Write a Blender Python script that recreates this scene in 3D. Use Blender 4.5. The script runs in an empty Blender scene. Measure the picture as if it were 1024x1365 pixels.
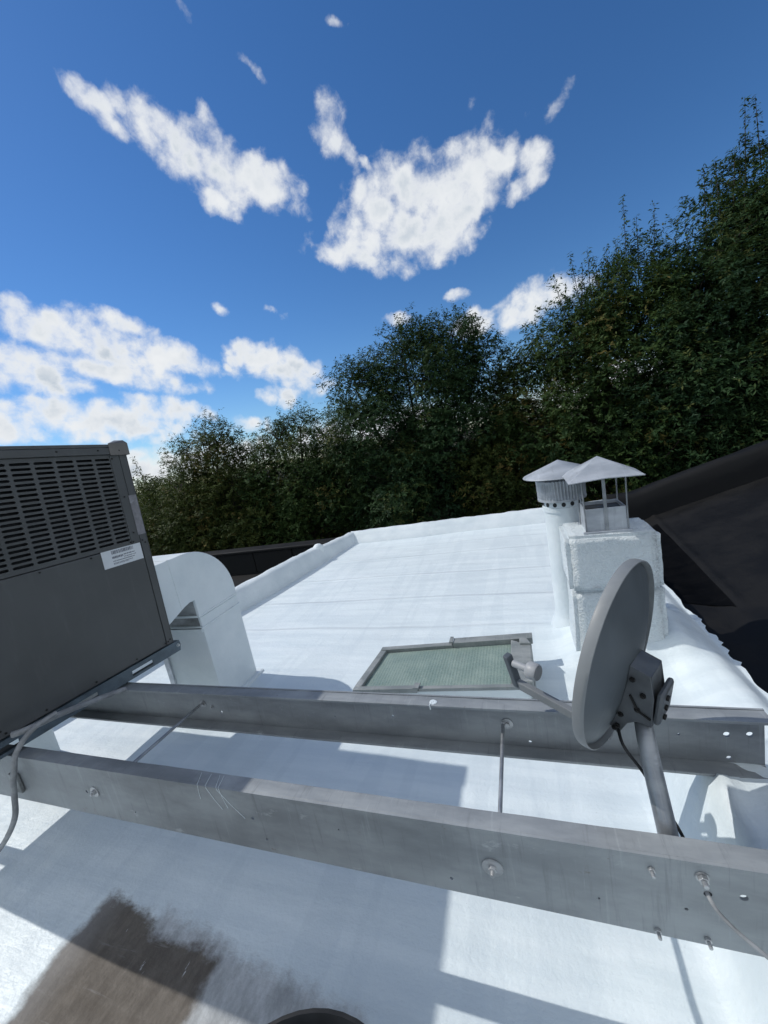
import bpy, bmesh, math, random
import numpy as np
from mathutils import Matrix, Vector, noise as mnoise

# ------------------------------------------------------------------ camera
scene = bpy.context.scene
COL = scene.collection
R = math.radians
F_PX, ROLL, PITCH, YAW, EYE = 513.0, R(10.9), R(10.0), R(20.0), 1.6
fwd = Vector((-math.sin(YAW)*math.cos(PITCH), math.cos(YAW)*math.cos(PITCH), -math.sin(PITCH)))
rgt0 = Vector((math.cos(YAW), math.sin(YAW), 0)); up0 = rgt0.cross(fwd)
rgt = math.cos(ROLL)*rgt0 - math.sin(ROLL)*up0
upv = math.sin(ROLL)*rgt0 + math.cos(ROLL)*up0
cam_data = bpy.data.cameras.new('camera')
cam = bpy.data.objects.new('camera', cam_data); COL.objects.link(cam)
cam_data.sensor_fit = 'VERTICAL'; cam_data.sensor_height = 36.0
cam_data.lens = F_PX/1365*36.0
cam_data.clip_start = 0.05; cam_data.clip_end = 3000
cam.matrix_world = Matrix(((rgt.x, upv.x, -fwd.x, 0), (rgt.y, upv.y, -fwd.y, 0), (rgt.z, upv.z, -fwd.z, EYE), (0, 0, 0, 1)))
scene.camera = cam

# ------------------------------------------------------------------ light
SUN = Vector((-0.91, 0.07, 1.0)).normalized()          # towards the sun
sun_data = bpy.data.lights.new('sun', 'SUN')
sun_data.energy = 2.0; sun_data.angle = R(0.53); sun_data.color = (1.0, 0.965, 0.91)
sun = bpy.data.objects.new('sun', sun_data); COL.objects.link(sun)
sun.rotation_euler = SUN.to_track_quat('Z', 'Y').to_euler()
sun.location = SUN*30
scene.view_settings.view_transform = 'Standard'
scene.view_settings.look = 'None'
scene.view_settings.gamma = 1.0
scene.view_settings.use_curve_mapping = False
scene.view_settings.exposure = 0.36
scene.render.engine = 'CYCLES'
scene.cycles.use_denoising = True
scene.cycles.use_adaptive_sampling = True; scene.cycles.adaptive_threshold = 0.02
scene.cycles.max_bounces = 6
scene.cycles.transparent_max_bounces = 8

# clouds: (axis 1, offset, axis 2, offset, density) of soft ellipses on the sky sphere
CLOUDS=[
 ((13.262, 13.792, -2.004),-0.500,(-28.488, -0.41, -26.712),-0.500,1.00),
 ((10.898, 12.958, -4.877),-0.500,(-18.991, -2.329, -15.109),-0.500,1.00),
 ((9.634, 10.367, -4.678),-0.500,(-15.264, -1.366, -12.288),-0.500,1.05),
 ((9.125, 8.726, -4.823),-0.500,(-14.457, -0.696, -11.892),-0.500,1.05),
 ((9.732, 5.41, -1.716),-0.500,(-11.571, 5.459, -17.173),-0.500,1.05),
 ((15.894, 12.131, -3.432),-0.500,(-22.558, 4.26, -28.348),-0.500,1.00),
 ((17.43, 26.358, -17.949),-0.500,(-46.167, -8.64, -24.021),-0.500,0.80),
 ((5.652, 12.496, -15.311),-0.500,(-23.454, -4.649, -4.531),-0.500,1.00),
 ((13.536, 13.873, -15.8),-0.500,(-40.985, -1.616, -15.662),-0.500,0.90),
 ((27.511, 18.091, -18.648),-0.500,(-62.157, 10.102, -41.128),-0.500,0.80),
 ((7.527, 0.101, -0.426),-0.500,(2.21, 5.188, -11.119),-0.500,1.20),
 ((7.414, 0.916, -0.005),-0.500,(1.079, 4.662, -9.815),-0.500,1.20),
 ((10.196, 0.994, -1.288),-0.500,(-0.033, 6.51, -16.298),-0.500,1.10),
 ((7.228, 2.514, -2.025),-0.500,(-10.157, 6.405, -22.028),-0.500,1.05),
 ((16.318, -0.497, -0.897),-0.500,(6.432, 10.528, -21.396),-0.500,1.00),
 ((22.567, -3.831, 1.796),-0.500,(11.117, 8.701, -20.861),-0.500,1.00),
 ((26.093, 11.724, -4.05),-0.500,(-15.934, 12.283, -39.54),-0.500,0.90),
 ((19.335, -2.885, 1.987),-0.500,(19.543, 16.041, -38.088),-0.500,0.80),
 ((20.655, -3.113, 3.953),-0.500,(28.11, 21.927, -34.134),-0.500,0.44),
 ((18.053, -4.483, 1.709),-0.500,(29.642, 19.604, -42.347),-0.500,0.44),
 ((18.686, 19.506, -8.074),-0.500,(-65.635, -2.996, -34.547),-0.500,0.40),
 ((28.563, 10.683, -4.608),-0.500,(-40.93, 53.492, -70.26),-0.500,0.40),
 ((22.989, 17.217, -7.34),-0.500,(-68.746, 11.575, -48.748),-0.500,0.36),
 ((9.881, 15.143, -1.13),-0.500,(-15.729, -4.056, -31.805),-0.500,1.00),
 ((3.842, 4.294, -0.826),-0.500,(-7.629, -1.836, -16.928),-0.500,1.10),
 ((5.138, 7.37, -0.398),-0.500,(-5.995, -2.008, -17.523),-0.500,1.10),
 ((6.347, 5.669, -0.766),-0.500,(-7.82, -0.257, -21.319),-0.500,1.00),
 ((10.734, 11.356, -0.42),-0.500,(-14.627, 0.179, -33.115),-0.500,1.00),
 ((3.496, 3.565, -0.431),-0.500,(-9.338, -1.694, -26.314),-0.500,1.00),
 ((2.559, 2.866, -0.518),-0.500,(-4.778, -2.589, -18.208),-0.500,1.05),
 ((4.789, 7.825, -1.148),-0.500,(-5.46, -3.858, -22.498),-0.500,1.00),
 ((6.191, 5.829, -1.147),-0.500,(-7.673, -2.274, -26.791),-0.500,0.90),
 ((5.635, 5.7, -0.677),-0.500,(-4.619, -3.098, -30.172),-0.500,0.85),
 ((5.931, 3.596, -2.551),-0.500,(-8.015, -1.302, -15.614),-0.500,1.10),
 ((14.298, 12.183, -9.24),-0.500,(-17.245, -4.287, -24.508),-0.500,0.95),
 ((50.141, 39.418, -7.187),-0.500,(-26.44, 2.355, -75.913),-0.500,0.80),
 ((12.309, 7.166, -2.283),-0.500,(-8.591, 0.045, -31.277),-0.500,1.00),
 ((11.909, 8.333, -2.456),-0.500,(-7.562, -2.323, -31.014),-0.500,0.80),
 ((15.126, 12.452, -4.788),-0.500,(-25.022, 0.021, -41.607),-0.500,0.44),
 ((13.334, 9.362, -5.988),-0.500,(-30.185, -0.075, -44.189),-0.500,0.36),
 ((10.102, -1.151, 0.133),-0.500,(4.238, 3.964, -19.882),-0.500,1.05),
 ((13.252, -0.202, 0.977),-0.500,(5.228, 5.266, -24.204),-0.500,1.00),
 ((24.576, 3.481, -6.154),-0.500,(-9.253, 13.236, -48.358),-0.500,0.80),
 ((15.563, -1.569, -4.992),-0.500,(-1.668, 5.743, -24.914),-0.500,1.00),
 ((19.41, 5.186, -4.132),-0.500,(-11.595, 10.056, -45.669),-0.500,0.80),
 ((8.487, 0.81, -0.029),-0.500,(0.899, -1.948, -32.006),-0.500,0.80),
]
_rr = random.Random(5)
def _cloud(az, el, s1, s2, w):
    c = Vector((math.sin(az)*math.cos(el), math.cos(az)*math.cos(el), math.sin(el)))
    e1 = c.cross(Vector((0, 0, 1))).normalized(); e2 = e1.cross(c)
    CLOUDS.append((tuple(e1/s1), c.dot(e1)/s1, tuple(e2/s2), c.dot(e2)/s2, w))
for _k in range(18):                                   # unseen clouds, added denser than those in view to fill the shade
    _az = R(70 + 12.5*_k + _rr.uniform(-5, 5)); _el = R((14, 36, 60, 25, 48)[_k % 5] + _rr.uniform(-4, 4))
    _cloud(_az, _el, _rr.uniform(.30, .46), _rr.uniform(.14, .23), 1.45)
for _az, _w in ((-75, .35), (-48, .42), (-20, .35), (15, .3), (60, .35)):   # flat banks low on the horizon
    _cloud(R(_az), R(2.5), _w, .05, .95)
world = bpy.data.worlds.new('World'); scene.world = world; world.use_nodes = True
nt = world.node_tree; nt.nodes.clear()
def wn(kind, **kw):
    n = nt.nodes.new(kind)
    for k, v in kw.items(): setattr(n, k, v)
    return n
def wlink(a, b): nt.links.new(a, b)
sky = wn('ShaderNodeTexSky', sky_type='NISHITA', sun_disc=False)
sky.sun_elevation = math.asin(SUN.z)
sky.sun_rotation = math.atan2(SUN.x, SUN.y)
sky.altitude = 100; sky.air_density = 1.0; sky.dust_density = 0.1; sky.ozone_density = 3.5
tc = wn('ShaderNodeTexCoord')
def wmath(op, a, b=None, c=None, clamp=False):
    n = wn('ShaderNodeMath', operation=op); n.use_clamp = clamp
    for i, v in enumerate((a, b, c)):
        if v is None: continue
        if isinstance(v, (int, float)): n.inputs[i].default_value = v
        else: wlink(v, n.inputs[i])
    return n.outputs[0]
def wvec(op, a, b=None, scale=None):
    n = wn('ShaderNodeVectorMath', operation=op)
    for i, v in enumerate((a, b)):
        if v is None: continue
        if isinstance(v, (tuple, list, Vector)): n.inputs[i].default_value = tuple(v)
        else: wlink(v, n.inputs[i])
    if scale is not None: n.inputs['Scale'].default_value = scale
    return n
D = tc.outputs['Generated']
def wnoise(vec, scale, detail, rough, col=False, dist=0.0):
    n = wn('ShaderNodeTexNoise'); n.inputs['Scale'].default_value = scale
    n.inputs['Detail'].default_value = detail; n.inputs['Roughness'].default_value = rough
    n.inputs['Distortion'].default_value = dist
    wlink(vec, n.inputs['Vector']); return n.outputs['Color' if col else 'Fac']
warp = wvec('SUBTRACT', wnoise(D, 12.0, 5.0, 0.62, True), (0.5, 0.5, 0.5)).outputs[0]
warp = wvec('SCALE', warp, scale=0.03).outputs[0]
Dw = wvec('ADD', D, warp).outputs[0]
field = None
for (e1, o1, e2, o2, w) in CLOUDS:
    u = wmath('SUBTRACT', wvec('DOT_PRODUCT', Dw, e1).outputs['Value'], o1)
    v = wmath('SUBTRACT', wvec('DOT_PRODUCT', Dw, e2).outputs['Value'], o2)
    r2 = wmath('MULTIPLY_ADD', u, u, wmath('MULTIPLY', v, v))
    val = wmath('SUBTRACT', w, r2)
    field = val if field is None else wmath('SMOOTH_MAX', field, val, 0.25)
field = wmath('MAXIMUM', field, -1.2)
fine = wnoise(Dw, 21.0, 6.0, 0.6)
def wpuff(scale):
    n = wn('ShaderNodeTexVoronoi', feature='SMOOTH_F1'); n.inputs['Scale'].default_value = scale; n.inputs['Smoothness'].default_value = .35
    wlink(Dw, n.inputs['Vector']); return wmath('SUBTRACT', 0.45, n.outputs['Distance'])
p2 = wpuff(30.0)
dens = wmath('MULTIPLY', field, 1.05)
dens = wmath('MULTIPLY_ADD', p2, 0.8, dens)
dens = wmath('MULTIPLY_ADD', wmath('SUBTRACT', fine, 0.5), 2.3, dens)
mr = wn('ShaderNodeMapRange', interpolation_type='SMOOTHSTEP')
wlink(dens, mr.inputs['Value']); mr.inputs['From Min'].default_value = 0.05; mr.inputs['From Max'].default_value = 1.15
alpha = mr.outputs['Result']
thick = wn('ShaderNodeMapRange', interpolation_type='SMOOTHSTEP')             # thick parts are greyer, rims bright
wlink(dens, thick.inputs['Value']); thick.inputs['From Min'].default_value = 0.75; thick.inputs['From Max'].default_value = 1.6
puff = wnoise(D, 11.0, 3.0, 0.5)
grey = wmath('MULTIPLY', thick.outputs['Result'], wmath('MULTIPLY_ADD', puff, 3.6, -1.2, clamp=True))
grey = wmath('MULTIPLY_ADD', wmath('MULTIPLY', p2, -0.35), thick.outputs['Result'], grey, clamp=True)
ccol = wn('ShaderNodeMix', data_type='RGBA')
wlink(grey, ccol.inputs['Factor'])
ccol.inputs['A'].default_value = (6.7, 6.9, 7.1, 1); ccol.inputs['B'].default_value = (4.0, 4.6, 5.3, 1)
hsv = wn('ShaderNodeHueSaturation'); hsv.inputs['Saturation'].default_value = 1.18; hsv.inputs['Value'].default_value = 1.0
wlink(sky.outputs['Color'], hsv.inputs['Color'])
cmix = wn('ShaderNodeMix', data_type='RGBA')
tint = wn('ShaderNodeMix', data_type='RGBA', blend_type='MULTIPLY'); tint.inputs['Factor'].default_value = 1.0
tint.inputs['B'].default_value = (.64, .76, .88, 1); wlink(hsv.outputs['Color'], tint.inputs['A'])
wlink(alpha, cmix.inputs['Factor']); wlink(tint.outputs['Result'], cmix.inputs['A']); wlink(ccol.outputs['Result'], cmix.inputs['B'])
bg = wn('ShaderNodeBackground'); bg.inputs['Strength'].default_value = 0.098
wlink(cmix.outputs['Result'], bg.inputs['Color'])
world.cycles.sampling_method = 'MANUAL'; world.cycles.sample_map_resolution = 256
wo = wn('ShaderNodeOutputWorld'); wlink(bg.outputs[0], wo.inputs['Surface'])

# ------------------------------------------------------------------ materials
class NG:
    def __init__(self, name):
        self.m = bpy.data.materials.new(name); self.m.use_nodes = True
        self.t = self.m.node_tree; self.b = self.t.nodes['Principled BSDF']
        self.tc = self.t.nodes.new('ShaderNodeTexCoord')
    def n(self, kind, **kw):
        n = self.t.nodes.new(kind)
        for k, v in kw.items(): setattr(n, k, v)
        return n
    def put(self, sock, v):
        if isinstance(v, bpy.types.NodeSocket): self.t.links.new(v, sock)
        else: sock.default_value = v
    def obj(self, scale=(1, 1, 1), loc=(0, 0, 0)):
        mp = self.n('ShaderNodeMapping'); mp.inputs['Scale'].default_value = scale; mp.inputs['Location'].default_value = loc
        self.t.links.new(self.tc.outputs['Object'], mp.inputs['Vector']); return mp.outputs[0]
    def noise(self, scale, detail=4, rough=.55, vec=None, dist=0, col=False):
        n = self.n('ShaderNodeTexNoise'); n.inputs['Scale'].default_value = scale
        n.inputs['Detail'].default_value = detail; n.inputs['Roughness'].default_value = rough; n.inputs['Distortion'].default_value = dist
        self.t.links.new(vec if vec is not None else self.tc.outputs['Object'], n.inputs['Vector'])
        return n.outputs['Color' if col else 'Fac']
    def ramp(self, fac, lo, hi, a=0.0, b=1.0, smooth=True):
        n = self.n('ShaderNodeMapRange'); n.interpolation_type = 'SMOOTHSTEP' if smooth else 'LINEAR'
        self.put(n.inputs['Value'], fac)
        n.inputs['From Min'].default_value = lo; n.inputs['From Max'].default_value = hi
        n.inputs['To Min'].default_value = a; n.inputs['To Max'].default_value = b
        return n.outputs['Result']
    def mix(self, fac, a, b):
        n = self.n('ShaderNodeMix', data_type='RGBA'); self.put(n.inputs['Factor'], fac)
        for s, v in (('A', a), ('B', b)):
            self.put(n.inputs[s], v if isinstance(v, bpy.types.NodeSocket) else (*v, 1) if len(v) == 3 else v)
        return n.outputs['Result']
    def math(self, op, a, b=0.0, c=0.0, clamp=False):
        n = self.n('ShaderNodeMath', operation=op); n.use_clamp = clamp
        for i, v in enumerate((a, b, c)): self.put(n.inputs[i], v)
        return n.outputs[0]
    def bump(self, h, strength=.3, dist=.01, prev=None):
        n = self.n('ShaderNodeBump'); n.inputs['Strength'].default_value = strength; n.inputs['Distance'].default_value = dist
        self.put(n.inputs['Height'], h)
        if prev is not None: self.put(n.inputs['Normal'], prev)
        return n.outputs['Normal']
    def set(self, **kw):
        for k, v in kw.items():
            s = self.b.inputs[k.replace('_', ' ')]
            self.put(s, (*v, 1) if isinstance(v, (tuple, list)) and len(v) == 3 else v)
        return self.m

def mat_white(name, streak=(1, 1, 1), rough=False):
    g = NG(name)
    f1 = g.noise(3.0, 5, .6, g.obj(streak)); f2 = g.noise(55, 4, .6); f3 = g.noise(14, 3, .5)
    c = g.mix(g.ramp(f1, .3, .72), (.62, .69, .725), (.73, .79, .815))
    c = g.mix(g.ramp(g.noise(1.7, 6, .7, g.obj(loc=(3, 1, 0))), .60, .78, 0, .45), c, (.52, .57, .60))
    h = g.math('MULTIPLY_ADD', f3, 2.2, f2)
    if rough: h = g.math('MULTIPLY_ADD', g.noise(60, 4, .6, dist=.4), 5.0, g.math('MULTIPLY_ADD', g.noise(24, 3, .5), 3.0, h))
    return g.set(Base_Color=c, Roughness=g.ramp(f1, .3, .7, .42, .62), Normal=g.bump(h, .5 if rough else .28, .014 if rough else .008))

def mat_galv(name, lo, hi, metal=.45, rough=(.42, .62), sc=9.0, rust=0.0):
    g = NG(name)
    f1 = g.noise(sc, 6, .62, g.obj((.35, 1, 1))); f2 = g.noise(90, 3, .6); f3 = g.noise(2.6, 5, .65, g.obj((.5, 1, 1.4), (4, 2, 1)))
    c = g.mix(g.ramp(f1, .3, .7), lo, hi)
    c = g.mix(g.ramp(f3, .52, .7, 0, .5), c, tuple(v*.55 for v in lo))
    c = g.mix(g.ramp(g.noise(7, 6, .7, g.obj((1, 1, 2), (9, 0, 3))), .62, .72, 0, .4), c, (.62, .65, .68))
    st = g.noise(5, 5, .7, g.obj((9, 1, .5), (2, 5, 1)))
    c = g.mix(g.ramp(st, .55, .72, 0, .35), c, tuple(v*.5 for v in lo))
    c = g.mix(g.ramp(st, .42, .30, 0, .25), c, tuple(min(1, v*1.35) for v in hi))
    if rust: c = g.mix(g.ramp(g.noise(11, 5, .7, g.obj(loc=(1, 7, 2))), .66, .76, 0, rust), c, (.12, .07, .04))
    return g.set(Base_Color=c, Metallic=metal, Roughness=g.ramp(f1, .3, .7, *rough), Normal=g.bump(g.math('MULTIPLY_ADD', f1, .6, f2), .16, .004))

def mat_plain(name, col, rough=.5, metal=0.0, var=.18, sc=8.0, bump=.12, spec=.5):
    g = NG(name)
    f = g.noise(sc, 5, .6)
    c = g.mix(g.ramp(f, .3, .7), tuple(v*(1-var) for v in col), tuple(min(1, v*(1+var)) for v in col))
    c = g.mix(g.ramp(g.noise(6, 5, .7, g.obj((1, 4, .5), (3, 1, 2))), .52, .75, 0, .3), c, tuple(min(1, v*1.5+.012) for v in col))
    g.b.inputs['Specular IOR Level'].default_value = spec
    return g.set(Base_Color=c, Metallic=metal, Roughness=g.ramp(f, .3, .7, max(.05, rough-.08), rough+.08), Normal=g.bump(g.noise(70, 3, .6), bump, .003))

M = {}
M['duct'] = mat_white('white_coated_sheet')
M['parapet'] = mat_white('white_coated_parapet', (1, 1, 1))
M['stucco'] = mat_white('white_stucco', rough=True)
M['beam'] = mat_galv('silver_painted_steel', (.22, .24, .255), (.34, .365, .38), metal=.12, rough=(.45, .65), rust=.7)
M['galv'] = mat_galv('galvanized_sheet', (.42, .45, .49), (.62, .65, .69), metal=.55, rough=(.35, .5))
M['bolt'] = mat_galv('zinc_bolt', (.34, .35, .36), (.55, .56, .57), metal=.8, rough=(.3, .5), sc=40, rust=.3)
M['rail'] = mat_plain('blue_grey_rail', (.095, .125, .15), .45, .3, .25, 12)
M['ac'] = mat_plain('brown_grey_enamel', (.074, .078, .080), .42, 0, .10, 3, .05)
M['ac_dark'] = mat_plain('coil_dark', (.020, .021, .024), .7, .2, .3, 30)
M['ac_cap'] = mat_plain('brown_grey_corner_cap', (.16, .15, .14), .45, 0, .15, 9)
M['screw'] = mat_plain('dark_screw', (.02, .02, .02), .5, .5)
M['tape'] = mat_galv('foil_tape', (.20, .195, .215), (.30, .295, .31), metal=.4, rough=(.35, .5), sc=30)
M['dish'] = mat_plain('dish_grey', (.10, .118, .133), .5, 0, .10, 4, .05)
M['dish_rim'] = mat_plain('dish_rim_grey', (.21, .225, .235), .5, 0, .10, 6, .05)
M['bracket'] = mat_plain('bracket_grey', (.105, .115, .125), .45, .2, .25, 10)
M['mast'] = mat_galv('mast_zinc', (.26, .28, .30), (.42, .44, .46), metal=.6, rough=(.35, .55), sc=14)
M['lnb'] = mat_plain('lnb_grey', (.36, .375, .39), .5, 0, .12, 14)
M['lnb_dark'] = mat_plain('lnb_face_grey', (.20, .21, .22), .5)
M['black'] = mat_plain('black_rubber', (.012, .013, .015), .45, 0, .3, 12)
M['conduit'] = mat_plain('grey_conduit', (.25, .26, .27), .6, 0, .25, 22, .3)
M['sky_frame'] = mat_galv('skylight_frame', (.22, .245, .245), (.34, .36, .36), metal=.25, rough=(.5, .7), sc=12, rust=.25)
M['label'] = mat_plain('label_paper', (.62, .65, .68), .5, 0, .05)
M['ink'] = mat_plain('label_ink', (.10, .11, .14), .6, 0, .2)
M['bark'] = mat_plain('bark', (.055, .045, .037), .9, 0, .35, 14, .6)
M['tape_dirty'] = mat_galv('dirty_tape', (.05, .055, .05), (.36, .38, .39), metal=.0, rough=(.6, .8), sc=9)
M['cap_white'] = mat_galv('white_painted_cap', (.33, .36, .39), (.50, .53, .57), metal=.25, rough=(.4, .55), sc=6)

def mat_black_roof():
    g = NG('black_membrane')
    f = g.noise(2.2, 6, .65); f2 = g.noise(9, 5, .7, g.obj((1, .3, 1)))
    g.b.inputs['Specular IOR Level'].default_value = .22
    c = g.mix(g.ramp(f, .35, .7), (.0065, .0068, .0075), (.0095, .0097, .0105))
    c = g.mix(g.ramp(f2, .55, .75, 0, .5), c, (.015, .0145, .014))
    return g.set(Base_Color=c, Roughness=g.ramp(f, .3, .7, .5, .75), Normal=g.bump(g.math('MULTIPLY_ADD', f, .6, f2), .2, .01))
M['black_roof'] = mat_black_roof()
M['hollow_shade'] = mat_plain('painted_hollow_shade', (.0022, .0022, .0025), .55, 0, .3, 6, .15, spec=.08)  # near-black colour standing in for the shadow in the hollow

def mat_glass():
    g = NG('wired_green_glass')
    f = g.noise(7, 4, .6)
    w = g.n('ShaderNodeTexWave', wave_type='BANDS', bands_direction='X'); w.inputs['Scale'].default_value = 17; w.inputs['Distortion'].default_value = 1.2
    w.inputs['Detail'].default_value = 2
    g.t.links.new(g.obj((1, .22, 1)), w.inputs['Vector'])
    v = g.n('ShaderNodeTexVoronoi', feature='DISTANCE_TO_EDGE'); v.inputs['Scale'].default_value = 42
    g.t.links.new(g.tc.outputs['Object'], v.inputs['Vector'])
    wire = g.ramp(v.outputs['Distance'], .0, .07, 1, 0)
    c = g.mix(g.ramp(f, .35, .7), (.20, .275, .245), (.27, .345, .305))
    c = g.mix(g.math('MULTIPLY', wire, .35), c, (.34, .40, .36))
    c = g.mix(g.ramp(g.noise(3, 5, .7, g.obj(loc=(2, 2, 2))), .55, .75, 0, .4), c, (.27, .29, .27))
    h = g.math('MULTIPLY_ADD', w.outputs['Fac'], 1.0, wire)
    return g.set(Base_Color=c, Roughness=.33, Normal=g.bump(h, .35, .004))
M['glass'] = mat_glass()

def mat_ground():
    g = NG('yard_ground'); f = g.noise(.6, 6, .6)
    return g.set(Base_Color=g.mix(g.ramp(f, .35, .65), (.05, .06, .03), (.12, .10, .07)), Roughness=.95)
M['ground'] = mat_ground()

def mat_leaf(name, a, b, c):
    g = NG(name)
    at = g.n('ShaderNodeAttribute', attribute_name='tint')
    f = at.outputs['Fac']
    col = g.mix(g.ramp(f, 0, .55), a, b); col = g.mix(g.ramp(f, .72, 1.0), col, c)
    g.set(Base_Color=col, Roughness=.6)
    g.b.inputs['Specular IOR Level'].default_value = .14
    tr = g.n('ShaderNodeBsdfTranslucent'); g.t.links.new(g.mix(.5, col, (.10, .14, .03)), tr.inputs['Color'])
    mx = g.n('ShaderNodeMixShader'); mx.inputs[0].default_value = .22
    g.t.links.new(g.b.outputs[0], mx.inputs[1]); g.t.links.new(tr.outputs[0], mx.inputs[2])
    g.t.links.new(mx.outputs[0], g.t.nodes['Material Output'].inputs['Surface'])
    return g.m
M['leaf_deep'] = mat_leaf('leaf_deep_green', (.016, .042, .020), (.034, .072, .026), (.085, .098, .028))
M['leaf_mid'] = mat_leaf('leaf_mid_green', (.022, .050, .018), (.048, .086, .024), (.125, .105, .030))
M['leaf_olive'] = mat_leaf('leaf_olive_green', (.034, .056, .016), (.070, .092, .024), (.150, .115, .034))

def mat_roof():
    """white brushed coating with the bare old membrane left showing near the camera"""
    g = NG('white_roof_coating')
    sep = g.n('ShaderNodeSeparateXYZ'); g.t.links.new(g.tc.outputs['Object'], sep.inputs[0])
    X, Y = sep.outputs['X'], sep.outputs['Y']
    wide = g.noise(1.3, 5, .6); streak = g.noise(5, 6, .65, g.obj((.16, 2.2, 1))); fine = g.noise(60, 4, .65); mid = g.noise(13, 4, .6)
    brush = g.noise(16, 5, .7, g.obj((.12, 1.6, 1)))
    c = g.mix(g.ramp(streak, .32, .70), (.665, .745, .78), (.75, .825, .85))
    c = g.mix(g.ramp(wide, .52, .75, 0, .5), c, (.60, .665, .70))
    c = g.mix(g.ramp(brush, .62, .74, 0, .55), c, (.78, .825, .845))
    sw = g.noise(2.4, 3, .55, g.obj((2.6, .3, 1), (1, 2, 3)))
    c = g.mix(g.ramp(sw, .50, .56, 0, .32), c, (.585, .665, .71))
    sw2 = g.noise(1.9, 4, .6, g.obj((.4, 1.8, 1), (6, 2, 3)))
    c = g.mix(g.ramp(sw2, .56, .62, 0, .28), c, (.80, .86, .885))
    # sheet laps seen as faint lines across the far field
    lap = None
    for y0, wv in ((2.95, .03), (3.55, .04), (4.22, .03), (4.95, .05), (5.45, .03)):
        yy = g.math('MULTIPLY_ADD', g.noise(.9, 2, .5, g.obj(loc=(y0, 0, 0))), wv*2.2, Y)
        d = g.ramp(g.math('ABSOLUTE', g.math('SUBTRACT', yy, y0+wv)), .0, .035, 1, 0)
        lap = d if lap is None else g.math('MAXIMUM', lap, d)
    c = g.mix(g.math('MULTIPLY', lap, g.ramp(g.noise(1.1, 3, .5, g.obj((.6, 1, 1), (7, 7, 7))), .35, .65, .05, .6)), c, (.52, .575, .62))
    # dirt specks
    c = g.mix(g.ramp(g.noise(34, 3, .5, g.obj(loc=(5, 3, 1))), .755, .79, 0, .55), c, (.33, .34, .36))
    # bare patches: distance fields in metres, ragged with brush noise
    rag = g.math('SUBTRACT', g.noise(26, 6, .75, g.obj((.9, 1.3, 1))), .5)
    rag2 = g.math('SUBTRACT', g.noise(6, 4, .6), .5)
    def band(axis, lo, hi, amp, amp2=0.0):
        e = g.math('MULTIPLY_ADD', rag, amp, axis); e = g.math('MULTIPLY_ADD', rag2, amp2, e)
        return g.math('MINIMUM', g.math('SUBTRACT', e, lo), g.math('SUBTRACT', hi, e))
    Yt = g.math('MULTIPLY_ADD', X, .125, Y)                     # far edge slants with x
    # brown: x in [-1.78,-1.13], far edge y + .125x < .575
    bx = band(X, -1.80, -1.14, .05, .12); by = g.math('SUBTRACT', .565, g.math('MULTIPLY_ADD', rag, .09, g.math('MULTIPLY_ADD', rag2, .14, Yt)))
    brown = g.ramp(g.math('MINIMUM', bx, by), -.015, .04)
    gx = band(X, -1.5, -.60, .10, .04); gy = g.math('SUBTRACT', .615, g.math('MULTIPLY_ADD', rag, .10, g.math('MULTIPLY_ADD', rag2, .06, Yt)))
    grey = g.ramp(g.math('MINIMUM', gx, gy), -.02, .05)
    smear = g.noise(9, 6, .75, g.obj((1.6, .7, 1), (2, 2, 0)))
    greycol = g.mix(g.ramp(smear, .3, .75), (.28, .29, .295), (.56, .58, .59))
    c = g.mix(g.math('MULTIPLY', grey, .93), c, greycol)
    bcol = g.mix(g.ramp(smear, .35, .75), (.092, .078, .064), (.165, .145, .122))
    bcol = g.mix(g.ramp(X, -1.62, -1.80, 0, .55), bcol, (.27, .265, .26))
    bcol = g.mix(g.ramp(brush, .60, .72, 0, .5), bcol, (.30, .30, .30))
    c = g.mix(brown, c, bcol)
    # scraped brush marks of white over the bare patch edge
    scr = g.noise(20, 4, .7, g.obj((2.4, .35, 1), (1, 4, 0)))
    sm = g.math('MULTIPLY', g.ramp(scr, .66, .70), g.ramp(g.math('ABSOLUTE', g.math('SUBTRACT', by, .06)), .02, .07, 1, 0))
    c = g.mix(g.math('MULTIPLY', sm, brown), c, (.66, .68, .70))
    bare = g.math('MAXIMUM', brown, grey)
    h = g.math('MULTIPLY_ADD', streak, .8, g.math('MULTIPLY_ADD', mid, 1.2, g.math('MULTIPLY', fine, .55)))
    h = g.math('MULTIPLY_ADD', lap, 1.4, h); h = g.math('MULTIPLY_ADD', bare, -1.0, h)
    return g.set(Base_Color=c, Roughness=g.math('ADD', g.ramp(streak, .3, .7, .36, .55), g.math('MULTIPLY', bare, .3)), Normal=g.bump(h, .32, .012))
M['roof'] = mat_roof()

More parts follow.
